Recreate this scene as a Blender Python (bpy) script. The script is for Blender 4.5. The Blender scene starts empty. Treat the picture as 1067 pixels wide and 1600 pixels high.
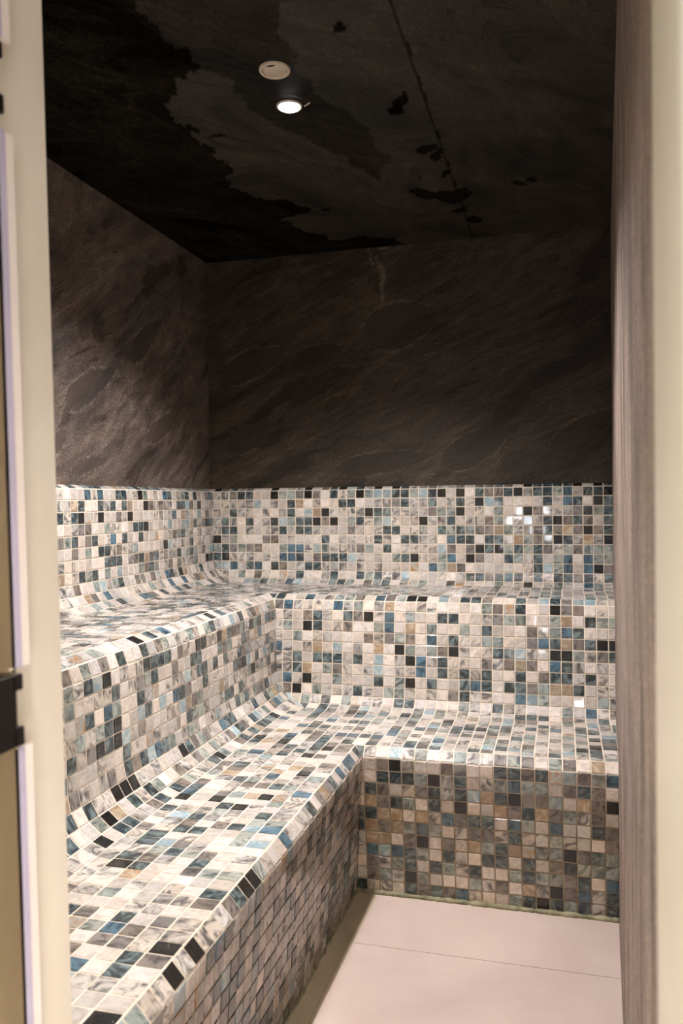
import bpy, bmesh, math, random
from mathutils import Vector, Matrix, noise
# ------------------------------------------------------------------ units: one mosaic pitch = 4 cm
S = 0.04; Z0 = 0.9
def W(x, y, z): return Vector((x*S, y*S, (z-Z0)*S))
sc = bpy.context.scene
# ------------------------------------------------------------------ camera
yaw, pitch, roll = 0.2661, -0.0114, -0.0109
cyw, syw, cp, sp = math.cos(yaw), math.sin(yaw), math.cos(pitch), math.sin(pitch)
F = Vector((-syw*cp, cyw*cp, sp)); R0 = Vector((cyw, syw, 0)); U0 = R0.cross(F)
Rv = math.cos(roll)*R0 + math.sin(roll)*U0; Uv = -math.sin(roll)*R0 + math.cos(roll)*U0
cam_d = bpy.data.cameras.new('camera'); cam = bpy.data.objects.new('camera', cam_d)
sc.collection.objects.link(cam); sc.camera = cam
M = Matrix((( Rv.x, Uv.x, -F.x), (Rv.y, Uv.y, -F.y), (Rv.z, Uv.z, -F.z))).to_4x4()
M.translation = W(39.183, -87.354, 31.7725); cam.matrix_world = M
cam_d.sensor_fit = 'VERTICAL'; cam_d.sensor_height = 36; cam_d.lens = 1277.66/1600*36
cam_d.clip_start = 0.02; cam_d.clip_end = 50
cam_d.dof.use_dof = True; cam_d.dof.focus_distance = 2.5; cam_d.dof.aperture_fstop = 5.0
# ------------------------------------------------------------------ view + world
sc.view_settings.view_transform = 'Standard'; sc.view_settings.look = 'None'
sc.view_settings.exposure = 0.0; sc.view_settings.gamma = 1; sc.view_settings.use_curve_mapping = False
wd = bpy.data.worlds.new('world'); sc.world = wd; wd.use_nodes = True
wd.node_tree.nodes['Background'].inputs[0].default_value = (1.0, 0.94, 0.87, 1)
wd.node_tree.nodes['Background'].inputs[1].default_value = 0.35
# ------------------------------------------------------------------ lights
def spot(name, loc, power, angle, blend, size, col, target=None):
    l = bpy.data.lights.new(name, 'SPOT'); l.energy = power; l.spot_size = math.radians(angle)
    l.spot_blend = blend; l.shadow_soft_size = size; l.color = col
    o = bpy.data.objects.new(name, l); sc.collection.objects.link(o); o.location = loc
    if target is not None: o.rotation_euler = (target-loc).to_track_quat('-Z', 'Y').to_euler()
    return o
room_lamp = spot('downlight_beam', W(20.67, -32.25, 59.2), 225, 130, 0.6, 0.03, (1.0, 0.945, 0.92))
near_lamp = spot('downlight_beam', W(19, -58, 59.2), 50, 118, 0.6, 0.03, (1.0, 0.945, 0.92))
hall_a = spot('hall_downlight_beam', W(45, -97, 59), 175, 124, 0.9, 0.05, (1.0, 0.92, 0.82))
hall_b = spot('hall_downlight_beam', W(29, -99, 59), 100, 124, 0.9, 0.05, (1.0, 0.92, 0.82))
wl = bpy.data.lights.new('hall_fill_light', 'AREA'); wl.shape = 'RECTANGLE'; wl.size = 0.16; wl.size_y = 0.32; wl.energy = 7; wl.color = (0.93, 0.95, 1.0)  # added area light behind the camera, puts glints on the back tiles
wlo = bpy.data.objects.new('hall_fill_light', wl); sc.collection.objects.link(wlo); wlo.location = W(34, -150, 27); wlo.rotation_euler = (math.radians(90), 0, 0)
def jamb_fill(loc, target, power, w, h, col):  # unseen area light added in the hall, no window stands there
    l = bpy.data.lights.new('hall_fill_light', 'AREA'); l.shape = 'RECTANGLE'; l.size = w; l.size_y = h; l.energy = power; l.color = col; l.spread = math.radians(100)
    o = bpy.data.objects.new('hall_fill_light', l); sc.collection.objects.link(o); o.location = loc
    o.rotation_euler = (target-loc).to_track_quat('-Z', 'Y').to_euler()
jamb_fill(W(60, -115, 23), W(24, -70, 14), 20, 0.7, 0.9, (1.0, 0.95, 0.89))  # added from the right to brighten the left jamb
jamb_fill(W(-8, -108, 23), W(41, -70, 16), 13, 0.8, 1.0, (1.0, 0.95, 0.88))  # added from the left to brighten the right reveal
# ------------------------------------------------------------------ node helpers
def srgb(r, g, b, a=1):
    f = lambda c: (c/255/12.92 if c/255 <= 0.04045 else ((c/255+0.055)/1.055)**2.4)
    return (f(r), f(g), f(b), a)
class NT:
    def __init__(s, name):
        s.m = bpy.data.materials.new(name); s.m.use_nodes = True
        s.t = s.m.node_tree; s.b = s.t.nodes['Principled BSDF']
    def n(s, typ, **kw):
        nd = s.t.nodes.new(typ)
        for k, v in kw.items():
            if k.startswith('i_'): nd.inputs[k[2:].replace('_', ' ')].default_value = v
            else: setattr(nd, k, v)
        return nd
    def l(s, a, b): s.t.links.new(a, b)
    def pos(s, scale=(1, 1, 1), rot=(0, 0, 0)):
        g = s.n('ShaderNodeNewGeometry'); m = s.n('ShaderNodeMapping')
        m.inputs['Scale'].default_value = scale; m.inputs['Rotation'].default_value = rot
        s.l(g.outputs['Position'], m.inputs['Vector']); return m.outputs['Vector']
    def noise(s, vec, scale, detail=4, rough=0.55, dist=0.0):
        nd = s.n('ShaderNodeTexNoise'); nd.inputs['Scale'].default_value = scale
        nd.inputs['Detail'].default_value = detail; nd.inputs['Roughness'].default_value = rough
        nd.inputs['Distortion'].default_value = dist
        if vec is not None: s.l(vec, nd.inputs['Vector'])
        return nd.outputs['Fac']
    def ramp(s, fac, stops, interp='LINEAR'):
        r = s.n('ShaderNodeValToRGB'); r.color_ramp.interpolation = interp
        e = r.color_ramp.elements
        while len(e) < len(stops): e.new(0.5)
        for el, (p, c) in zip(e, stops): el.position = p; el.color = c if len(c) == 4 else (*c, 1)
        s.l(fac, r.inputs[0]); return r.outputs[0]
    def mix(s, fac, a, b, mode='MIX'):
        m = s.n('ShaderNodeMix', data_type='RGBA', blend_type=mode)
        for sock, v in ((m.inputs[0], fac), (m.inputs[6], a), (m.inputs[7], b)):
            if hasattr(v, 'links'): s.l(v, sock)
            else: sock.default_value = v
        return m.outputs[2]
    def math(s, op, a, b=0.0, clamp=False):
        m = s.n('ShaderNodeMath', operation=op, use_clamp=clamp)
        for sock, v in ((m.inputs[0], a), (m.inputs[1], b)):
            if hasattr(v, 'links'): s.l(v, sock)
            else: sock.default_value = v
        return m.outputs[0]
    def attr(s, name):
        return s.n('ShaderNodeAttribute', attribute_name=name)
    def bump(s, h, strength, dist):
        b = s.n('ShaderNodeBump'); b.inputs['Strength'].default_value = strength
        b.inputs['Distance'].default_value = dist; s.l(h, b.inputs['Height'])
        s.l(b.outputs[0], s.b.inputs['Normal']); return b
    def set(s, key, v):
        if hasattr(v, 'links'): s.l(v, s.b.inputs[key])
        else: s.b.inputs[key].default_value = v
g1 = lambda v: (v, v, v, 1)
# ---- glass mosaic
def mat_tile(name='glass_mosaic', z0=0.42, z1=0.30, film_c=(232, 216, 164), amt=0.6, fs=9):
    k = NT(name)
    base, vein, rid = k.attr('tile_base'), k.attr('tile_vein'), k.attr('tile_rand')
    off = k.n('ShaderNodeVectorMath', operation='SCALE'); off.inputs['Scale'].default_value = 37.0
    k.l(rid.outputs['Vector'], off.inputs[0])
    add = k.n('ShaderNodeVectorMath', operation='ADD')
    k.l(k.pos(), add.inputs[0]); k.l(off.outputs[0], add.inputs[1])
    v = add.outputs[0]
    rot = k.n('ShaderNodeVectorRotate', rotation_type='AXIS_ANGLE'); rot.inputs['Axis'].default_value = (0.5, 0.6, 0.62)
    k.l(v, rot.inputs['Vector']); k.l(k.math('MULTIPLY', rid.outputs['Fac'], 6.28), rot.inputs['Angle'])
    st = k.n('ShaderNodeVectorMath', operation='MULTIPLY'); st.inputs[1].default_value = (1.0, 0.42, 0.7)
    k.l(rot.outputs[0], st.inputs[0])
    n1 = k.noise(st.outputs[0], 33, 3, 0.55, 1.8)
    f1 = k.ramp(n1, [(0.44, g1(0)), (0.66, g1(1))])
    n2 = k.noise(st.outputs[0], 150, 3, 0.6, 1.0)
    f2 = k.ramp(n2, [(0.3, g1(0.86)), (0.75, g1(1.06))])
    col = k.mix(f1, base.outputs['Color'], vein.outputs['Color'])
    col = k.mix(1.0, col, f2, 'MULTIPLY')
    # limescale / soap film low on the front, brown in the inner corner
    geo = k.n('ShaderNodeNewGeometry'); sx = k.n('ShaderNodeSeparateXYZ'); k.l(geo.outputs['Position'], sx.inputs[0])
    low = k.n('ShaderNodeMapRange'); low.inputs[1].default_value = z0; low.inputs[2].default_value = z1
    k.l(sx.outputs[2], low.inputs[0])
    sn = k.ramp(k.noise(k.pos(), fs, 4, 0.6, 0.5), [(0.35, g1(0.25)), (0.7, g1(0.85))])
    film = k.math('MULTIPLY', low.outputs[0], sn)
    col = k.mix(k.math('MULTIPLY', film, amt), col, k.mix(1.0, col, srgb(*film_c), 'MULTIPLY'))
    k.set('Base Color', col); k.set('Roughness', 0.09); k.set('IOR', 1.5)
    k.set('Coat Weight', 0.5); k.set('Coat Roughness', 0.04)
    hb = k.math('ADD', k.noise(k.pos((1, 1, 1)), 55, 2, 0.5, 0.4), k.math('MULTIPLY', k.noise(k.pos((7, 7, 1)), 60, 2, 0.5), 0.5))
    k.bump(hb, 0.6, 0.004)
    return k.m
def mat_grout(name='grout', dark=((112, 92, 62), (160, 146, 120)), z0=0.45, z1=0.30):
    k = NT(name)
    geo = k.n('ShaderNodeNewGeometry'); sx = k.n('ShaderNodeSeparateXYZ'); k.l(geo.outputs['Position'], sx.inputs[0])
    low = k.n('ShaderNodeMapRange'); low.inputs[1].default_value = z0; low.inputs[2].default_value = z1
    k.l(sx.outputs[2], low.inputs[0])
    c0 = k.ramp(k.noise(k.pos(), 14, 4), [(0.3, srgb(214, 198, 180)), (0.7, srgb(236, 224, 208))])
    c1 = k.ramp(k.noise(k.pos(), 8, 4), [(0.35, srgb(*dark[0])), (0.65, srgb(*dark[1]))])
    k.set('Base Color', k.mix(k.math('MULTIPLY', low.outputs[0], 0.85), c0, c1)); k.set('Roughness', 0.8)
    k.bump(k.noise(k.pos(), 700, 3), 0.3, 0.001)
    return k.m
# ---- dark slate
def mat_slate(name, tint=(1, 1, 1), rot=(0, 0, 0), scale=(1, 1, 1), gain=1.0, rough=0.5, damp=False, isld=0.55):
    k = NT(name)
    m2 = k.n('ShaderNodeMapping'); m2.inputs['Scale'].default_value = scale
    k.l(k.pos((1, 1, 1), rot), m2.inputs['Vector']); v = m2.outputs['Vector']
    big = k.noise(v, 1.7, 3, 0.5, 1.2)
    lay = k.noise(v, 3.4, 4, 0.55, 0.8)
    fine = k.noise(k.pos(), 170, 3, 0.75)
    mid = k.noise(v, 22, 5, 0.66, 0.2)
    # leaf-shaped cleft islands: warped cells, flat inside, with a pale rim
    wv = k.n('ShaderNodeTexNoise'); wv.inputs['Scale'].default_value = 2.5; wv.inputs['Detail'].default_value = 3; k.l(v, wv.inputs['Vector'])
    ws = k.n('ShaderNodeVectorMath', operation='SCALE'); ws.inputs['Scale'].default_value = 0.55; k.l(wv.outputs['Color'], ws.inputs[0])
    wa = k.n('ShaderNodeVectorMath', operation='ADD'); k.l(v, wa.inputs[0]); k.l(ws.outputs[0], wa.inputs[1])
    vo = k.n('ShaderNodeTexVoronoi'); vo.inputs['Scale'].default_value = 2.6; k.l(wa.outputs[0], vo.inputs['Vector'])
    dd = k.math('SUBTRACT', vo.outputs['Distance'], k.math('MULTIPLY', k.math('SUBTRACT', big, 0.42), 0.9))
    isl = k.ramp(dd, [(0.0, g1(isld)), (0.235, g1(isld+.05)), (0.25, g1(1.25)), (0.29, g1(1.0)), (1.0, g1(1.0))])
    steps = k.ramp(lay, [(0.0, g1(0.45)), (0.40, g1(0.5)), (0.41, g1(0.8)), (0.49, g1(0.85)), (0.50, g1(1.05)), (0.58, g1(1.1)), (0.59, g1(0.85)), (0.7, g1(0.9))])
    cb = k.ramp(big, [(0.3, tuple(c*gain*t for c, t in zip((0.020, 0.0175, 0.016), tint))), (0.5, tuple(c*gain*t for c, t in zip((0.034, 0.027, 0.023), tint))), (0.68, tuple(c*gain*t for c, t in zip((0.042, 0.036, 0.032), tint)))])
    col = k.mix(1.0, cb, steps, 'MULTIPLY'); col = k.mix(1.0, col, isl, 'MULTIPLY')
    sp = k.ramp(fine, [(0.3, g1(0.55)), (0.5, g1(0.85)), (0.62, g1(1.5)), (0.72, g1(3.0))])
    col = k.mix(1.0, col, sp, 'MULTIPLY')
    md = k.ramp(mid, [(0.35, g1(0.75)), (0.65, g1(1.3))])
    col = k.mix(1.0, col, md, 'MULTIPLY')
    rgh = k.math('ADD', k.math('MULTIPLY', mid, 0.25), rough-0.12)
    if damp:
        a = k.attr('damp'); sv = k.n('ShaderNodeSeparateColor'); k.l(a.outputs['Color'], sv.inputs[0])
        col = k.mix(sv.outputs[0], col, k.mix(1.0, col, g1(0.34), 'MULTIPLY'))
        col = k.mix(sv.outputs[1], col, srgb(150, 138, 122))
        inside = k.math('MULTIPLY', k.math('SUBTRACT', sv.outputs[2], 0.5, True), 2.0, True); rim = k.math('MULTIPLY', k.math('SUBTRACT', 0.5, sv.outputs[2], True), 2.0, True)
        col = k.mix(inside, col, k.mix(0.75, col, k.mix(1.0, cb, g1(0.62), 'MULTIPLY')))
        col = k.mix(rim, col, k.mix(1.0, col, g1(1.7), 'MULTIPLY'))
    h = k.math('ADD', k.math('MULTIPLY', steps, 0.9), k.math('ADD', k.math('MULTIPLY', mid, 0.7), k.math('MULTIPLY', fine, 0.25)))
    k.set('Base Color', col); k.set('Roughness', rgh); k.bump(h, 0.45, 0.006)
    spc = 0.3
    if damp: spc = k.math('MULTIPLY', k.math('SUBTRACT', 1.0, sv.outputs[0]), 0.3)
    k.set('Specular IOR Level', spc)
    return k.m
def mat_plain(name, c1, c2, scale=6, rough=0.5, bump=0.1, stretch=(1, 1, 1), fine=300):
    k = NT(name)
    n = k.noise(k.pos(stretch), scale, 5, 0.6, 0.4)
    k.set('Base Color', k.ramp(n, [(0.3, srgb(*c1)), (0.7, srgb(*c2))])); k.set('Roughness', rough)
    if bump: k.bump(k.noise(k.pos(), fine, 3), bump, 0.001)
    return k.m
TILE, GROUT = mat_tile(), mat_grout()
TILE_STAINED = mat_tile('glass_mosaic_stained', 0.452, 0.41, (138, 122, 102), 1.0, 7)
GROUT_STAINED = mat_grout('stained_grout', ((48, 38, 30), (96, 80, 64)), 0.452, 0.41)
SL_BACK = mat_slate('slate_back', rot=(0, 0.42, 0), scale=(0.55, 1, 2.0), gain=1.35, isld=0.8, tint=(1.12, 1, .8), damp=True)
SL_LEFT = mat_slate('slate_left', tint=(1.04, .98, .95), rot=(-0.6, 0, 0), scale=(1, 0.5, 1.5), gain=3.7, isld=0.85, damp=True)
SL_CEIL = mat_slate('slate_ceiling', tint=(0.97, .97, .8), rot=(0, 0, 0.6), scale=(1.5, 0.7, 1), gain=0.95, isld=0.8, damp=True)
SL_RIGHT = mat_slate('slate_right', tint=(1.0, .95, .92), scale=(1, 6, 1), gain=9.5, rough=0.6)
STONE = mat_plain('beige_stone', (218, 208, 193), (229, 220, 206), 5, 0.45, 0.05)
SLAB = mat_plain('cream_slab', (186, 167, 158), (202, 184, 174), 3, 0.42, 0.15)
STRIP = mat_plain('grey_stone_strip', (172, 156, 130), (190, 175, 150), 8, 0.6, 0.3)
MORTAR = mat_plain('mouldy_mortar', (84, 82, 60), (168, 160, 130), 22, 0.85, 0.5)
BLACK = mat_plain('black_metal', (9, 9, 9), (14, 14, 14), 20, 0.35, 0)
WHITE = mat_plain('white_plaster', (238, 236, 230), (246, 244, 240), 5, 0.6, 0.05)
LAMPW = mat_plain('cream_metal', (196, 182, 166), (206, 192, 176), 9, 0.4, 0)
DARKS = mat_plain('dark_recess', (14, 12, 11), (20, 18, 16), 9, 0.8, 0)
SEAL = mat_plain('clear_seal', (226, 214, 208), (236, 224, 218), 9, 0.3, 0)
EDGE = mat_plain('polished_glass_edge', (176, 168, 190), (190, 182, 204), 9, 0.2, 0)
def mat_glass():
    k = NT('bronze_glass')
    k.set('Base Color', srgb(236, 230, 208)); k.set('Roughness', 0.02); k.set('IOR', 1.45); k.set('Transmission Weight', 1.0)
    return k.m
GLASS = mat_glass()
def mat_emit():
    k = NT('lamp_lens'); k.set('Base Color', (1, 1, 1, 1)); k.set('Emission Color', (1, 0.96, 0.92, 1)); k.set('Emission Strength', 9.0)
    return k.m
EMIT = mat_emit()
# ------------------------------------------------------------------ object helpers
def link(name, me, mats, parent=None):
    o = bpy.data.objects.new(name, me); sc.collection.objects.link(o)
    for m in (mats if isinstance(mats, (list, tuple)) else [mats]): me.materials.append(m)
    if parent is not None: o.parent = parent; o.matrix_parent_inverse = parent.matrix_world.inverted()
    return o
def bm_obj(name, bm, mats, parent=None, smooth=False):
    me = bpy.data.meshes.new(name); bmesh.ops.recalc_face_normals(bm, faces=bm.faces[:]); bm.to_mesh(me); bm.free()
    if smooth:
        for p in me.polygons: p.use_smooth = True
    return link(name, me, mats, parent)
def empty(name, loc, label, cat, group=None, kind=None):
    o = bpy.data.objects.new(name, None); sc.collection.objects.link(o); o.location = loc
    o.empty_display_size = 0.05
    bpy.context.view_layer.update()
    if label: o['label'] = label
    if cat: o['category'] = cat
    if group: o['group'] = group
    if kind: o['kind'] = kind
    return o
def prism(bm, pts_bottom, pts_top):
    b = [bm.verts.new(p) for p in pts_bottom]; t = [bm.verts.new(p) for p in pts_top]
    n = len(b)
    bm.faces.new(b[::-1]); bm.faces.new(t)
    for i in range(n): bm.faces.new((b[i], b[(i+1) % n], t[(i+1) % n], t[i]))
def hexa(bm, x0, x1, y0, y1, z0, z1, bevel=0):
    g = bm if not bevel else bmesh.new()
    prism(g, [W(x0, y0, z0), W(x1, y0, z0), W(x1, y1, z0), W(x0, y1, z0)], [W(x0, y0, z1), W(x1, y0, z1), W(x1, y1, z1), W(x0, y1, z1)])
    if bevel:
        bmesh.ops.recalc_face_normals(g, faces=g.faces[:])
        bmesh.ops.bevel(g, geom=g.edges[:], offset=bevel*S, segments=3, affect='EDGES', profile=0.5)
        me = bpy.data.meshes.new('tmp'); g.to_mesh(me); g.free(); bm.from_mesh(me); bpy.data.meshes.remove(me)
def struct(o): o['kind'] = 'structure'; return o
# ------------------------------------------------------------------ setting: floor, slate walls, ceiling
XR = lambda y: 43.9 + 0.0427*y            # the right wall runs slightly out of square
ZC = 59.8; YF = -64.8; YO = -76.0         # ceiling, inner and outer face of the door wall
bm = bmesh.new(); hexa(bm, -12, 92, -156, 3, -2.0, 0.86)
floor = struct(bm_obj('floor', bm, STRIP)); 
def slab(x0a, x0b, ya, yb):
    bm = bmesh.new()
    top = 1.0
    prism(bm, [W(x0a, ya, .5), W(XR(ya)-.02, ya, .5), W(XR(yb)-.02, yb, .5), W(x0b, yb, .5)],
          [W(x0a, ya, top), W(XR(ya)-.02, ya, top), W(XR(yb)-.02, yb, top), W(x0b, yb, top)])
    bmesh.ops.recalc_face_normals(bm, faces=bm.faces[:])
    bmesh.ops.bevel(bm, geom=[e for e in bm.edges if e.verts[0].co.z > W(0, 0, .9).z and e.verts[1].co.z > W(0, 0, .9).z], offset=0.0012, segments=2, affect='EDGES')
    return bm_obj('paving_slab', bm, SLAB, floor)
slab(24.70, 24.80, -32.39, -25.15); slab(24.35, 24.70, -56.0, -32.41); slab(24.3, 24.35, -75.9, -56.05)
def strip(ya, yb):
    bm = bmesh.new(); hexa(bm, 22.0, 24.28, ya, yb, 0.5, 0.955, 0.02); bm_obj('border_strip', bm, STRIP, floor)
strip(-31.3, -25.0); strip(-56.0, -31.34); strip(-76, -56.04)
def grid_plane(name, f, nu, nv, mat, thick, maskf=None):
    """f(u,v) -> point; solid sheet with thickness vector"""
    bm = bmesh.new()
    lay = bm.loops.layers.float_color.new('damp') if maskf else None
    vs = [[bm.verts.new(f(u/nu, v/nv)) for u in range(nu+1)] for v in range(nv+1)]
    for v in range(nv):
        for u in range(nu):
            fc = bm.faces.new((vs[v][u], vs[v][u+1], vs[v+1][u+1], vs[v+1][u]))
            if lay:
                for lp in fc.loops: lp[lay] = maskf(lp.vert.co)
    c = [vs[0][0], vs[0][nu], vs[nv][nu], vs[nv][0]]
    bk = [bm.verts.new(p.co + thick) for p in c]
    bm.faces.new(bk[::-1])
    rows = [vs[0], [r[nu] for r in vs], vs[nv][::-1], [r[0] for r in vs][::-1]]
    for i, r in enumerate(rows): bm.faces.new([bk[i]] + r + [bk[(i+1) % 4]])
    me = bpy.data.meshes.new(name); bm.to_mesh(me); bm.free()
    o = link(name, me, mat); return o
def inpoly(x, y, P):
    c = False; j = len(P)-1
    for i in range(len(P)):
        if (P[i][1] > y) != (P[j][1] > y) and x < (P[j][0]-P[i][0])*(y-P[i][1])/(P[j][1]-P[i][1])+P[i][0]: c = not c
        j = i
    return c
DAMP = [(-2, -70), (20, -70), (24, -50), (24.9, -43.7), (23.6, -42.6), (22.6, -41.1), (23.3, -39.5), (23.1, -36.9), (23.4, -33.8), (24.8, -28.6), (25.2, -21.4), (23.6, -17), (22.4, -22.3), (21.1, -26.1), (19.5, -29.1), (18.1, -32.1), (17.9, -34.6), (17.7, -37.4), (16.3, -38.7), (13.4, -36.0), (11.9, -32.6), (12.4, -28), (13.2, -24.6), (11.6, -22.4), (10.9, -19.6), (13.0, -16.0), (15.9, -13.1), (15.0, -11.6), (12.4, -10.5), (13.8, -6.5), (16.2, -3.6), (22, -2.2), (23, 3), (-2, 3)]
BLOBS = [(27.0, -13.4, .9), (28.0, -12.2, 1.0), (29.2, -11.7, 1.0), (30.2, -12.3, .9), (29.0, -11.0, .7), (28.8, -22.5, .7), (29.6, -20.4, .6), (29.9, -22.0, .4), (27.9, -30.5, .9), (27.6, -29.5, .7), (28.9, -31.6, .3), (35.6, -13.2, .5), (36.8, -13.6, .35), (30.2, -8.0, .6), (31.0, -5.0, .7), (26.4, -40.5, .5), (27.5, -17.0, .3), (29.7, -17.2, .35), (12.5, -31, .4), (13.7, -29.6, .35), (17.5, -12.2, .35)]
def ceil_mask(co):
    x, y = co.x/S, co.y/S
    wx = x + 1.1*noise.noise(Vector((x*.45, y*.45, 1))) + .3*noise.noise(Vector((x*1.6, y*1.6, 5)))
    wy = y + 1.1*noise.noise(Vector((x*.45, y*.45, 9))) + .3*noise.noise(Vector((x*1.6, y*1.6, 3)))
    d = 1.0 if inpoly(wx, wy, DAMP) else 0.0
    if d and wx > 16.6 and wy < -16.5: d = 0.62
    for bx, by, r in BLOBS:
        if (wx-bx)**2*.8 + (wy-by)**2*.5 < r*r: d = 1.0
    if abs(x-30.05-.1*noise.noise(Vector((0, y*.5, 0)))) < 0.10: d = max(d, 0.9)
    return (d, 0, 0.5, 1)
ceiling = struct(grid_plane('ceiling', lambda u, v: W(-2+48*u, 2-152*v, ZC), 300, 520, SL_CEIL, Vector((0, 0, .12)), ceil_mask))
def leaf(p, q, L):
    best = 9.0
    wp = p + .35*noise.noise(Vector((p*.3, q*.5, 3))); wq = q + .3*noise.noise(Vector((p*.35, q*.5, 8))) + .07*noise.noise(Vector((p*2, q*2, 1)))
    for (a, b, h) in L:
        vx, vy = b[0]-a[0], b[1]-a[1]; ln = math.hypot(vx, vy); ux, uy = vx/ln, vy/ln
        t = (wp-a[0])*ux + (wq-a[1])*uy; n = -(wp-a[0])*uy + (wq-a[1])*ux
        if 0 < t < ln: e = abs(n)/(h*(math.sin(math.pi*(t/ln)**.7)**.7+.02)); best = min(best, e)
    return 0.5 if best > 1.16 else (0.0 if best > 1.0 else 1.0)
LEAF_BACK = [((14.4,35.5),(25.5,36.8),1.22),((26.6,35.8),(34.3,39.7),1.52),((37.8,36.9),(44.5,41.0),1.33),((9.5,47.1),(15.5,48.9),1.45),((1.2,46.4),(9.1,49.3),1.63),((18.1,50.5),(26.6,52.0),2.40),((32.0,48.2),(37.3,49.3),0.68),((13.2,42.2),(16.2,43.9),0.64),((1.5,38.3),(7.4,40.6),1.33)]
LEAF_LEFT = [((-27.6,40.2),(-19.8,44.4),1.3),((-29.8,36.3),(-27.6,38.0),0.8),((-16.9,45.8),(-10.9,50.7),1.23),((-27.1,34.5),(-21.1,36.1),0.54),((-13.9,38.1),(-6.8,42.0),1.02)]
def left_mask(co): return (0, 0, leaf(co.y/S, co.z/S+Z0, LEAF_LEFT), 1)
def drip_mask(co):
    x, z = co.x/S, co.z/S+Z0
    wx = x + .35*noise.noise(Vector((x*1.5, z*.8, 2))); s = 0.0
    n = noise.noise(Vector((x*4, z*2.2, 7)))
    for (xa, za, xb, zb, w) in [(18.6, 59.6, 19.1, 58.0, .16), (19.6, 59.7, 20.9, 59.5, .13), (19.5, 58.6, 20.2, 57.2, .28), (20.2, 57.4, 20.0, 54.0, .30)]:
        t = max(0, min(1, ((wx-xa)*(xb-xa)+(z-za)*(zb-za))/((xb-xa)**2+(zb-za)**2)))
        d = math.hypot(wx-xa-t*(xb-xa), z-za-t*(zb-za))
        s = max(s, max(0, 1-d/w)*(0.9+1.3*n))
    return (0, max(0, min(0.42, s*.5)), leaf(x, z, LEAF_BACK), 1)
struct(grid_plane('wall_back', lambda u, v: W(-2+48*u, 0.75, 20+41*v), 240, 205, SL_BACK, Vector((0, .12, 0)), drip_mask))
struct(grid_plane('wall_left', lambda u, v: W(-0.75, -78+79.5*u, -1+62*v), 320, 250, SL_LEFT, Vector((-.12, 0, 0)), left_mask))
bm = bmesh.new()
prism(bm, [W(XR(2), 2, -1), W(XR(-70.2), -70.2, -1), W(XR(-70.2)+1, -70.2, -1), W(XR(2)+1, 2, -1)], [W(XR(2), 2, 61), W(XR(-70.2), -70.2, 61), W(XR(-70.2)+1, -70.2, 61), W(XR(2)+1, 2, 61)])
struct(bm_obj('wall_right', bm, SL_RIGHT))
# door wall: left block with a slightly leaning reveal, head over the door, right beige reveal, white hall wall beyond
jx = lambda z, y: 24.10 - 0.0176*(z-17.5) + 0.04*(y+65)*-1*0.0
bm = bmesh.new()
prism(bm, [W(-3, YO, -1), W(jx(-1, 0), YO, -1), W(jx(-1, 0), -65, -1), W(-3, -65, -1)], [W(-3, YO, 61), W(jx(61, 0), YO, 61), W(jx(61, 0), -65, 61), W(-3, -65, 61)])
wf = struct(bm_obj('wall_front', bm, STONE))
bm = bmesh.new(); hexa(bm, 22, 44.2, YO, YF, 52.5, 61); struct(bm_obj('wall_front_head', bm, STONE)); bpy.data.objects['wall_front_head'].name = 'trim_1'
bm = bmesh.new()
prism(bm, [W(XR(-70.2), -70.2, -1), W(XR(-79), -79, -1), W(92, -79, -1), W(92, -70.2, -1)], [W(XR(-70.2), -70.2, 61), W(XR(-74.2), -74.2, 61), W(92, -74.2, 61), W(92, -70.2, 61)])
struct(bm_obj('trim_2', bm, STONE))
bm = bmesh.new()
prism(bm, [W(XR(-79), -79.01, -1), W(XR(-84), -84, -1), W(92, -84, -1), W(92, -79.01, -1)], [W(XR(-74.2), -74.21, 61), W(XR(-79), -79, 61), W(92, -79, 61), W(92, -74.21, 61)])
struct(bm_obj('trim_3', bm, WHITE))
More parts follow.
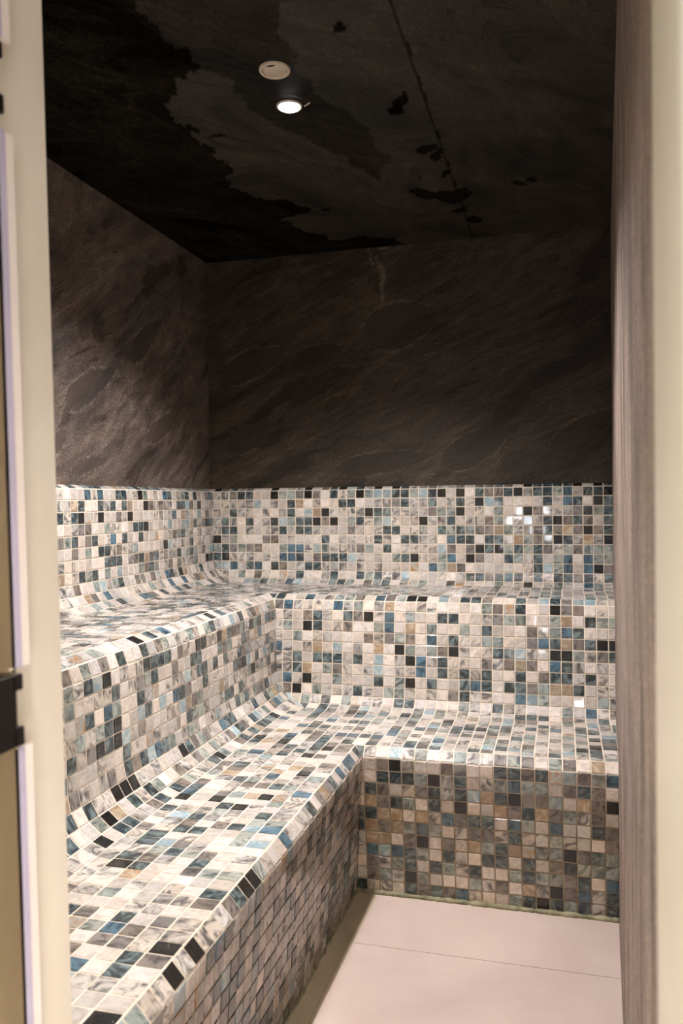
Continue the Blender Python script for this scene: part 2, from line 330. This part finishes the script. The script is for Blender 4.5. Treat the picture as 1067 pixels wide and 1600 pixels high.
# ------------------------------------------------------------------ mosaic benches
def fillet(P, R, n=14):
    out = [P[0]]
    for i in range(1, len(P)-1):
        p0, p1, p2 = (Vector(P[i-1]), Vector(P[i]), Vector(P[i+1]))
        a, b = (p0-p1).normalized(), (p2-p1).normalized(); r = R[i-1]
        ang = a.angle(b); t = r/math.tan(ang/2); c = p1 + (a+b).normalized()*(r/math.sin(ang/2))
        s, e = p1+a*t, p1+b*t
        for k in range(n+1):
            u = k/n; v1, v2 = (s-c), (e-c); om = v1.angle(v2)
            v = (v1*math.sin((1-u)*om) + v2*math.sin(u*om))/math.sin(om); q = c+v; out.append((q.x, q.y))
    out.append(P[-1]); return out
ZU, ZL, ZT = 22.85, 12.68, 33.5
RU, RL = 1.27, 0.70      # nosing radii
class Section:
    """one swept strip of the profile: fine polyline of (d, z), z falling"""
    def __init__(s, pts):
        s.p = pts; s.s = [0.0]; s.back = -0.72 if pts[0][0] < -.5 else None
        for a, b in zip(pts, pts[1:]): s.s.append(s.s[-1] + math.hypot(b[0]-a[0], b[1]-a[1]))
        s.L = s.s[-1]
    def at(s, t):
        t = max(0, min(s.L, t))
        for i in range(len(s.s)-1):
            if s.s[i+1] >= t:
                u = (t-s.s[i])/max(1e-9, s.s[i+1]-s.s[i]); a, b = s.p[i], s.p[i+1]
                return (a[0]+(b[0]-a[0])*u, a[1]+(b[1]-a[1])*u)
        return s.p[-1]
    def d(s, z):
        z = max(min(z, s.p[0][1]), s.p[-1][1])
        for a, b in zip(s.p, s.p[1:]):
            if a[1] >= z >= b[1] and a[1] > b[1]: return a[0]+(b[0]-a[0])*(a[1]-z)/(a[1]-b[1])
        return s.p[-1][0]
    def t_at(s, z):
        for i, (a, b) in enumerate(zip(s.p, s.p[1:])):
            if a[1] >= z >= b[1] and a[1] > b[1]: return s.s[i]+(s.s[i+1]-s.s[i])*(a[1]-z)/(a[1]-b[1])
        return s.L
def cut(pts, lo, hi): return pts
def sections(D1, l1, D2, l2, rcu, rcm):
    # D1 = upper front at its top, l1 outward lean to the seat below; D2 / l2 the same below
    up = fillet([(-0.7, ZT), (0.0, ZT), (0.0, ZU), (rcu+.01, ZU)], [0.62, rcu])
    mid = fillet([(D1-RU-.01, ZU), (D1, ZU), (D1+l1, ZL), (D1+l1+rcm*1.12, ZL)], [RU, rcm])
    low = fillet([(D2-RL-.01, ZL), (D2, ZL), (D2-l2, 0.7)], [RL])
    return Section(up), Section(mid), Section(low)
BU, BM_, BL = sections(12.35, 0.75, 25.75, 1.2, 1.35, 1.6)
LU, LM, LL = sections(11.95, 0.35, 23.85, 0.9, 2.6, 2.9)
PAL = {  # class: (base, vein)
 'w': ((230, 218, 209), (204, 194, 186)), 'v': ((212, 203, 194), (98, 96, 95)), 'm': ((144, 135, 128), (82, 78, 76)),
 'g': ((172, 178, 171), (92, 104, 102)), 'k': ((20, 20, 21), (32, 35, 36)), 'd': ((50, 62, 66), (122, 138, 140)),
 'b': ((92, 122, 140), (46, 66, 78)), 'l': ((152, 176, 186), (204, 210, 206)), 't': ((170, 146, 120), (206, 188, 164)), 'o': ((184, 184, 178), (190, 138, 82)) }
rnd = random.Random(11)
def rclass():
    r = rnd.random()
    for c, p in (('w', .29), ('v', .24), ('m', .10), ('g', .08), ('d', .145), ('k', .045), ('b', .035), ('l', .035), ('t', .015), ('o', .015)):
        if r < p: return c
        r -= p
    return 'w'
class Mosaic:
    def __init__(s):
        s.bm = bmesh.new(); s.c1 = s.bm.loops.layers.float_color.new('tile_base')
        s.c2 = s.bm.loops.layers.float_color.new('tile_vein'); s.c3 = s.bm.loops.layers.float_color.new('tile_rand')
        s.tilt = {}
    def tile(s, q, cls, row=0):
        """q: four corners (tile units) counter-clockwise seen from outside"""
        q = [Vector(p) for p in q]
        n = (q[2]-q[0]).cross(q[3]-q[1])
        if n.length < 0.25: return
        n.normalize(); cen = (q[0]+q[1]+q[2]+q[3])/4
        jit = lambda a: rnd.uniform(-a, a)
        u, v = (q[1]-q[0]), (q[3]-q[0])
        if u.length < .2 or v.length < .2 or (q[2]-q[1]).length < .12 or (q[3]-q[2]).length < .12:
            if max(u.length, (q[3]-q[2]).length) < .3 or max(v.length, (q[2]-q[1]).length) < .3: return
        un, vn = u.normalized(), (v - u.normalized()*v.dot(u.normalized())).normalized()
        off = un*jit(.014) + vn*jit(.014)
        ang = jit(.008)
        tu = s.tilt.setdefault(row, (jit(.016), jit(.016)))
        tx, ty = tu[0]+jit(.02), tu[1]+jit(.02)
        def ring(ins, h):
            r = []
            for i in range(4):
                a, b, c = q[i], q[(i+1) % 4], q[(i-1) % 4]
                e1, e2 = (b-a), (c-a)
                m = min(.45*e1.length, ins) if e1.length > 1e-4 else 0
                p = a + (e1.normalized()*min(ins, .4*e1.length) if e1.length > 1e-4 else Vector()) + (e2.normalized()*min(ins, .4*e2.length) if e2.length > 1e-4 else Vector())
                p = p + off; d = p-cen; p = p + n.cross(d)*ang
                p = p + n*(h + d.dot(un)*tx + d.dot(vn)*ty)
                r.append(s.bm.verts.new(W(*p)))
            return r
        r0, r1, r2 = ring(.048, -.03), ring(.056, .035), ring(.082, .052)
        b, ve = PAL[cls]; k = rnd.uniform(.88, 1.07); hue = rnd.uniform(-5, 5)
        cb = srgb(*[max(0, min(255, x*k+o)) for x, o in zip(b, (hue, 0, -hue))]); cv = srgb(*[max(0, min(255, x*k)) for x in ve])
        rr = (rnd.random(), rnd.random(), rnd.random(), 1)
        fs = [s.bm.faces.new(r2)]
        for a, c in ((r0, r1), (r1, r2)):
            for i in range(4): fs.append(s.bm.faces.new((a[i], a[(i+1) % 4], c[(i+1) % 4], c[i])))
        for f in fs:
            f.material_index = 1
            for lp in f.loops: lp[s.c1] = cb; lp[s.c2] = cv; lp[s.c3] = rr
    def quad(s, q):
        try: s.bm.faces.new([s.bm.verts.new(W(*p)) for p in q]).material_index = 0
        except ValueError: pass
    def done(s, name, parent, label=None, grout=None):
        me = bpy.data.meshes.new(name); s.bm.to_mesh(me); s.bm.free()
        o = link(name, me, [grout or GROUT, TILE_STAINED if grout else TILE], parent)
        if label: o['label'] = label
        return o
def cuts(a, b, off, mn=.35):
    k0 = math.ceil(a-off-1e-6); r = [a]
    k = k0
    while k+off < b-1e-6:
        if k+off > a+mn and k+off < b-mn: r.append(k+off)
        k += 1
    return r+[b]
def rows_of(sec, zref):
    """row boundaries in arc length so that one falls on height zref"""
    t0 = sec.t_at(zref); f = t0 % 1.0
    r = cuts(0, sec.L, f, .4); j0 = None
    for i, t in enumerate(r):
        if abs(t-t0) < .02: j0 = i
    return r, j0
def clsget(tab, r, c):
    if tab and r in tab and 0 <= c < len(tab[r]): return tab[r][c]
    return rclass()
def back_wing(sec, lsec, zref, offx, c0, tab, parent, name, label=None):
    m = Mosaic(); rs, j0 = rows_of(sec, zref)
    for ri in range(len(rs)-1):
        (da, za), (db, zb) = sec.at(rs[ri]), sec.at(rs[ri+1])
        xa, xb = lsec.d(za), lsec.d(zb); r = ri-(j0 or 0)
        end = XR(-da)+.05; xs = cuts(min(xa, xb), end, offx, .2)
        lo = math.floor(min(xa, xb)-offx); k = lo
        while k+offx < end-.12:
            L, Rr = k+offx, min(k+1+offx, end)
            la, lb, ra, rb = max(L, xa), max(L, xb), max(Rr, xa), max(Rr, xb)
            if ra-la > .02 or rb-lb > .02:
                if ra-la < .3 and rb-lb < .3: pass
                else: m.tile([(lb, -db, zb), (rb, -db, zb), (ra, -da, za), (la, -da, za)], clsget(tab, r, k-c0), (ri, k//8))
            k += 1
    # grout body behind the tiles
    P = [sec.at(t) for t in rs]
    fr = [((lsec.d(z)-.05, -d, z), (XR(-d), -d, z)) for d, z in P]
    for (a, b), (c, d) in zip(fr, fr[1:]): m.quad([c, d, b, a])
    solid_back(m, fr, (1, -sec.back) if sec.back is not None else None, Vector((0, 1.5, -.4)))
    return m.done(name, parent, label)
def solid_back(m, fr, plane, off):
    def bkp(p):
        p = Vector(p)
        if plane is None: return p+off
        p[plane[0]] = plane[1]; return p
    bk = [(bkp(a), bkp(b)) for a, b in fr]
    for (a, b), (c, d) in zip(bk, bk[1:]): m.quad([a, b, d, c])
    for i in (0, 1):
        for k in range(len(fr)-1): m.quad([fr[k][i], fr[k+1][i], bk[k+1][i], bk[k][i]])
    m.quad([fr[0][0], fr[0][1], bk[0][1], bk[0][0]]); m.quad([fr[-1][0], fr[-1][1], bk[-1][1], bk[-1][0]])
def left_wing(sec, bsec, zref, offy, tab, parent, name, label=None, grout=None):
    m = Mosaic(); rs, j0 = rows_of(sec, zref); end = YF
    for ri in range(len(rs)-1):
        (da, za), (db, zb) = sec.at(rs[ri]), sec.at(rs[ri+1])
        ya, yb = -bsec.d(za), -bsec.d(zb); r = ri-(j0 or 0)
        k = math.ceil(max(ya, yb)-offy); c = 0
        while k+offy > end+.1:
            N, Fr = k+offy, max(k-1+offy, end)
            na, nb, fa, fb = min(N, ya), min(N, yb), min(Fr, ya), min(Fr, yb)
            if na-fa > .02 or nb-fb > .02:
                if na-fa < .3 and nb-fb < .3: pass
                else: m.tile([(db, fb, zb), (db, nb, zb), (da, na, za), (da, fa, za)], clsget(tab, r, c), (ri, k//8)); c += 1
            k -= 1
    fr = [((d, -bsec.d(z)+.05, z), (d, end, z)) for d, z in [sec.at(t) for t in rs]]
    for (a, b), (c, d) in zip(fr, fr[1:]): m.quad([a, b, d, c])
    solid_back(m, fr, (0, sec.back) if sec.back is not None else None, Vector((-1.5, 0, -.4)))
    return m.done(name, parent, label, grout)
def seat(z, xa, xb, ya, yb, offx, offy, parent, name, label=None):
    """L seat: back run y in [yb, ya] for all x, left run x in [xa, xb] on to the door wall"""
    m = Mosaic(); end = YF
    ylist = cuts(-ya, -yb, offy)      # measured as distance from the back wall
    for y0, y1 in zip(ylist, ylist[1:]):
        xe = XR(-y0); xl = cuts(xa, xe, offx)
        for x0, x1 in zip(xl, xl[1:]): m.tile([(x0, -y1, z), (x1, -y1, z), (x1, -y0, z), (x0, -y0, z)], rclass(), (int(y0), int(x0)//8))
    xl = cuts(xa, xb, offx); yl = cuts(-yb, -end, offy)
    for y0, y1 in zip(yl, yl[1:]):
        for x0, x1 in zip(xl, xl[1:]): m.tile([(x0, -y1, z), (x1, -y1, z), (x1, -y0, z), (x0, -y0, z)], rclass(), (int(y0), int(x0)//8))
    poly = [(xa, ya), (xa, end), (xb, end), (xb, yb), (XR(yb), yb), (XR(ya), ya)]
    t = [m.bm.verts.new(W(x, y, z)) for x, y in poly]; b = [m.bm.verts.new(W(x, y, z-1.5)) for x, y in poly]
    m.bm.faces.new(t); m.bm.faces.new(b[::-1])
    for i in range(6): m.bm.faces.new((t[i], b[i], b[(i+1) % 6], t[(i+1) % 6]))
    return m.done(name, parent, label)
def T(d): return {k: v.replace(' ', '') for k, v in d.items()}
TAB_UP = T({-2: 'kmdvmwwkwvvkwmdkl dvkwkdvmmvvmwmm dmwkddddkvkd', -1: 'kmdvmwwkwvvkwmdkl dvkwkdvmmvvmwmm dmwkddddkvkd',
 0: 'vvmddwwkggmkmwdvg kgllddgldkwkwdm mdkvddgbvddk', 1: 'wvvvvlwvwdtwvwwdd wwvvmdvvdwvdvkl dwwwwdvbdwkd',
 2: 'vwdvvwvwvdwltkvvv vkdgvvvvmggkwvw gwvkmvvvmdgd', 3: 'vdvwdwvdlgddkmkwg dvglvvvkvvbvvvm gvvdvdkmdmwd',
 4: 'vddwvwvvdvddvwvwv vwvddwvgwdgdgmm tgvmmdmtmkmd', 5: 'kvgwwwmmwvwvwdwvv wvdvwddvvwbddwd dvtgmmkdvtvk',
 6: 'gdmgmmwwgbbvggvvv mgwdwvvvvlmwmkd kgdgdmvgmggg', 7: 'dkvvvwvvbbdwmdddl vwvwgdkvvgbvkmw wdgvdwgbwbgg',
 8: 'glbvdbwdmwvddvvvw vwvwvwowbgtmwww wwwvdlgbwbkm', 9: 'vvwgwmvwovdwwvdww dgdvvlwwwvwvkdm dbdvdvkdmdvd'})
TAB_MID = T({-2: 'dwvbwvggmwbmgkkwlwddmwwdwldmllvw', -1: 'mbvvvwbvgwvtwwvvwwwwgmodwwkmmwvw',
 0: 'wvwmdvwdmkvbwgwwddwwvmggwwgtwdgg', 1: 'vgwkdwvmwwgbwtwgwwgwdwwwmvgbdwww', 2: 'vwgwvvwwwmvmgmwbwdvvggwwmbdtmdkk',
 3: 'bvwvtwlwvwtwkgwgmkvwvdglvvkkgvmd', 4: 'vvdwdddvdwlwvkbvdvvwmvmtmwbdvwvw', 5: 'vvdtwgmvwvlwvvbwdvdvdwwdwmddvdvw',
 6: 'vbvkvwgvwwdwgkwdwwdbdwddmgttdwvv', 7: 'gmkwgvvvdvwggvwvwmdvvwwblgwwwwgv', 8: 'wlogvmwgovvwddwwwwgvwdmvvwwgvbvm'})
TAB_LOW = T({-1: 'vwlvgwvgvvmgmwgmwtw', 0: 'wmkvwwmgwwddmdolmgb', 1: 'wdddgkvdwvgbggwmdmw', 2: 'dmwvmdvdltdkmmlwtmk',
 3: 'tmdgwdwkwwtmdtmgvmw', 4: 'dttwtvbmddwbgwbwwdm', 5: 'tmtgdgwvmmvdvvgvwwm', 6: 'ttwmkwmwtgdtoggkmdg', 7: 'blbdgwdvwddwdwmdggg',
 8: 'mvgdwdgvdwwgdggmdwb', 9: 'mgvkgwwwgvmwtvkmbvd', 10: 'vvwdmdmbvwwgdkdgdvd'})
upper = empty('upper_bench', W(6, -6, 13), 'upper mosaic-tiled bench tier with backrest, running along the left and back slate walls', 'bench')
back_wing(BU, LU, 32.2+1, 0.0, 0, TAB_UP, upper, 'backrest', None)
left_wing(LU, BU, 32.2+1, -0.3, None, upper, 'backrest')
seat(ZU, LU.p[-1][0], LM.p[0][0], -BU.p[-1][0], -BM_.p[0][0], -.1, .0, upper, 'seat')
back_wing(BM_, LM, 21.53, -.2, 12, TAB_MID, upper, 'front_panel')
left_wing(LM, BM_, 21.53, -.4, None, upper, 'front_panel')
lower = empty('lower_bench', W(18, -18, 0.9), 'lower mosaic-tiled bench tier stepping down to the cream floor', 'bench')
seat(ZL, LM.p[-1][0], LL.p[0][0], -BM_.p[-1][0], -BL.p[0][0], -.15, .2, lower, 'seat')
back_wing(BL, LL, 11.95, -.09, 24, TAB_LOW, lower, 'front_panel', 'front panel of yellowed mosaic with brown stained joints')
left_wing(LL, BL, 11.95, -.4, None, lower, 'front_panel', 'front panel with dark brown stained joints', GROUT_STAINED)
# mouldy mortar bead where the bench meets the floor
def bead(pts, r):
    bm = bmesh.new(); rings = []
    N = 160
    for i in range(N+1):
        u = i/N*(len(pts)-1); k = min(int(u), len(pts)-2); p = Vector(pts[k]).lerp(Vector(pts[k+1]), u-k)
        d = (Vector(pts[k+1])-Vector(pts[k])).normalized(); s = Vector((d.y, -d.x, 0))
        rr = r*(1+.45*noise.noise(p*1.3)+.3*noise.noise(p*5))
        rings.append([bm.verts.new(W(*(p+s*rr*math.cos(a)+Vector((0, 0, 1))*rr*.8*math.sin(a)))) for a in [j/8*2*math.pi for j in range(8)]])
    for a, b in zip(rings, rings[1:]):
        for j in range(8): bm.faces.new((a[j], a[(j+1) % 8], b[(j+1) % 8], b[j]))
    bm.faces.new(rings[0]); bm.faces.new(rings[-1][::-1])
    o = bm_obj('mortar_bead', bm, MORTAR, lower, True); o['label'] = 'mouldy mortar bead'
xl0, yl0 = LL.d(.95), BL.d(.95)
bead([(XR(-25), -yl0-.02, .92), (xl0, -yl0-.02, .92)], .28)
bead([(xl0+.02, -yl0, .9), (xl0+.02, YF, .9)], .2)
# ------------------------------------------------------------------ ceiling fittings
def lathe(prof, seg=48, c=(0, 0)):
    bm = bmesh.new(); rings = []
    for r, z in prof:
        rings.append([bm.verts.new((r*math.cos(2*math.pi*i/seg), r*math.sin(2*math.pi*i/seg), z)) for i in range(seg)] if r > 1e-6 else [bm.verts.new((0, 0, z))])
    for a, b in zip(rings, rings[1:]):
        for i in range(seg):
            j = (i+1) % seg
            if len(a) == 1: bm.faces.new((a[0], b[i], b[j]))
            elif len(b) == 1: bm.faces.new((a[i], a[j], b[0]))
            else: bm.faces.new((a[i], a[j], b[j], b[i]))
    return bm
def place(o, parent):
    o.parent = parent; return o
dl = empty('ceiling_downlight', W(20.67, -32.25, ZC), 'small round recessed spotlight glowing white on the dark slate ceiling', 'ceiling light')
o = bm_obj('trim_ring', lathe([(.031, .004), (.031, -.003), (.033, -.0045), (.036, -.003), (.037, 0.0), (.037, .003), (.031, .004)]), LAMPW, None, True); place(o, dl)
o = bm_obj('lens', lathe([(0, -.013), (.012, -.0122), (.022, -.0095), (.029, -.0055), (.032, -.001), (.032, .002), (0, .002)]), EMIT, None, True); place(o, dl)
o = bm_obj('spring_clip', (lambda b: (prism(b, [(.040, .010, -.003), (.062, -.006, -.003), (.063, -.004, -.003), (.041, .012, -.003)], [(.040, .010, 0.001), (.062, -.006, 0.001), (.063, -.004, 0.001), (.041, .012, 0.001)]), b)[1])(bmesh.new()), LAMPW); place(o, dl)
room_lamp.parent = dl; room_lamp.location = (0, 0, -0.016)
dl2 = empty('ceiling_downlight', W(19, -58, ZC), 'second round recessed spotlight, the one nearer the doorway', 'ceiling light')
for chd in dl.children:
    if chd.type == 'MESH': c = chd.copy(); sc.collection.objects.link(c); c.parent = dl2
near_lamp.parent = dl2; near_lamp.location = (0, 0, -0.016)
vt = empty('ceiling_vent', W(21.34, -37.14, ZC), 'round beige cover on the slate ceiling behind the glowing spotlight', 'ceiling vent')
o = bm_obj('rim', lathe([(.032, -.002), (.033, -.006), (.037, -.007), (.040, -.005), (.041, 0), (.041, .002), (.032, .002), (.032, -.002)]), LAMPW, None, True); place(o, vt)
o = bm_obj('cover', lathe([(0, -.0042), (.028, -.0040), (.0315, -.002), (.0315, .001), (0, .001)]), LAMPW, None, True); place(o, vt)
bm = bmesh.new(); prof = []
for i in range(9):
    a = math.radians(-115+50*i/8+0); prof.append(((.0295)*math.cos(a), .0295*math.sin(a)))
ch = [(p[0]*1.0, p[1]) for p in prof]; inner = [(p[0], p[1]+.0065*math.sin(math.pi*i/8)) for i, p in enumerate(prof)]
poly = ch + inner[::-1][1:-1]
prism(bm, [(x, y, -.0048) for x, y in poly], [(x, y, -.003) for x, y in poly])
o = bm_obj('slot', bm, DARKS); place(o, vt); o['label'] = 'dark crescent slot'
# ------------------------------------------------------------------ frameless glass door, open against the left reveal
door = empty('door_1', W(25.0, -69, 0.95), None, None, kind='structure')
zt, zb = 51.5, 1.3
bm = bmesh.new(); hexa(bm, 25.0, 25.22, -86, -68.87, zb, zt); bm_obj('glass_panel', bm, GLASS, door)
def seal(za, zb_):
    bm = bmesh.new(); hexa(bm, 25.06, 25.2, -68.60, -68.24, za, zb_); bm_obj('seal_strip', bm, SEAL, door)
    bm = bmesh.new(); hexa(bm, 25.0, 25.225, -68.87, -68.60, za, zb_); bm_obj('glass_edge', bm, EDGE, door)
seal(zb, 25.35); seal(27.5, 41.75); seal(44.25, zt)
def hinge(zc, first=[None]):
    if first[0] is None:
        bm = bmesh.new()
        hexa(bm, 25.2, 25.42, -70.6, -69.13, -.95+Z0, .93+Z0, .04)      # clamp plate on the glass
        hexa(bm, 24.55, 25.42, -69.3, -68.84, .50+Z0, .93+Z0, .04)        # upper knuckle
        hexa(bm, 24.55, 25.42, -69.3, -68.84, -.95+Z0, -.45+Z0, .04)      # lower knuckle
        hexa(bm, 23.3, 24.6, -69.8, -69.2, -.95+Z0, .93+Z0, .04)         # arm to the wall
        hexa(bm, 24.7, 25.0, -70.6, -69.13, -.95+Z0, .93+Z0, .04)
        o = bm_obj('hinge', bm, BLACK); first[0] = o
        pin = bmesh.new(); hexa(pin, 25.1, 25.3, -69.25, -69.05, -.45+Z0, .5+Z0, .03)
        q = bm_obj('hinge_pin', pin, mat_plain('grey_metal', (60, 60, 56), (74, 74, 70), 9, .3, 0)); q.parent = o
    else:
        o = first[0].copy(); sc.collection.objects.link(o)
        for chd in first[0].children: d = chd.copy(); sc.collection.objects.link(d); d.parent = o
    o.parent = door; o.matrix_parent_inverse = door.matrix_world.inverted(); o.location = (0, 0, (zc)*S)
    return o
hinge(26.45-.9); hinge(43.0-.9)

door.rotation_euler = (0, -0.02, 0); door.location.x += 0.51*S      # the door hangs a little out of plumb
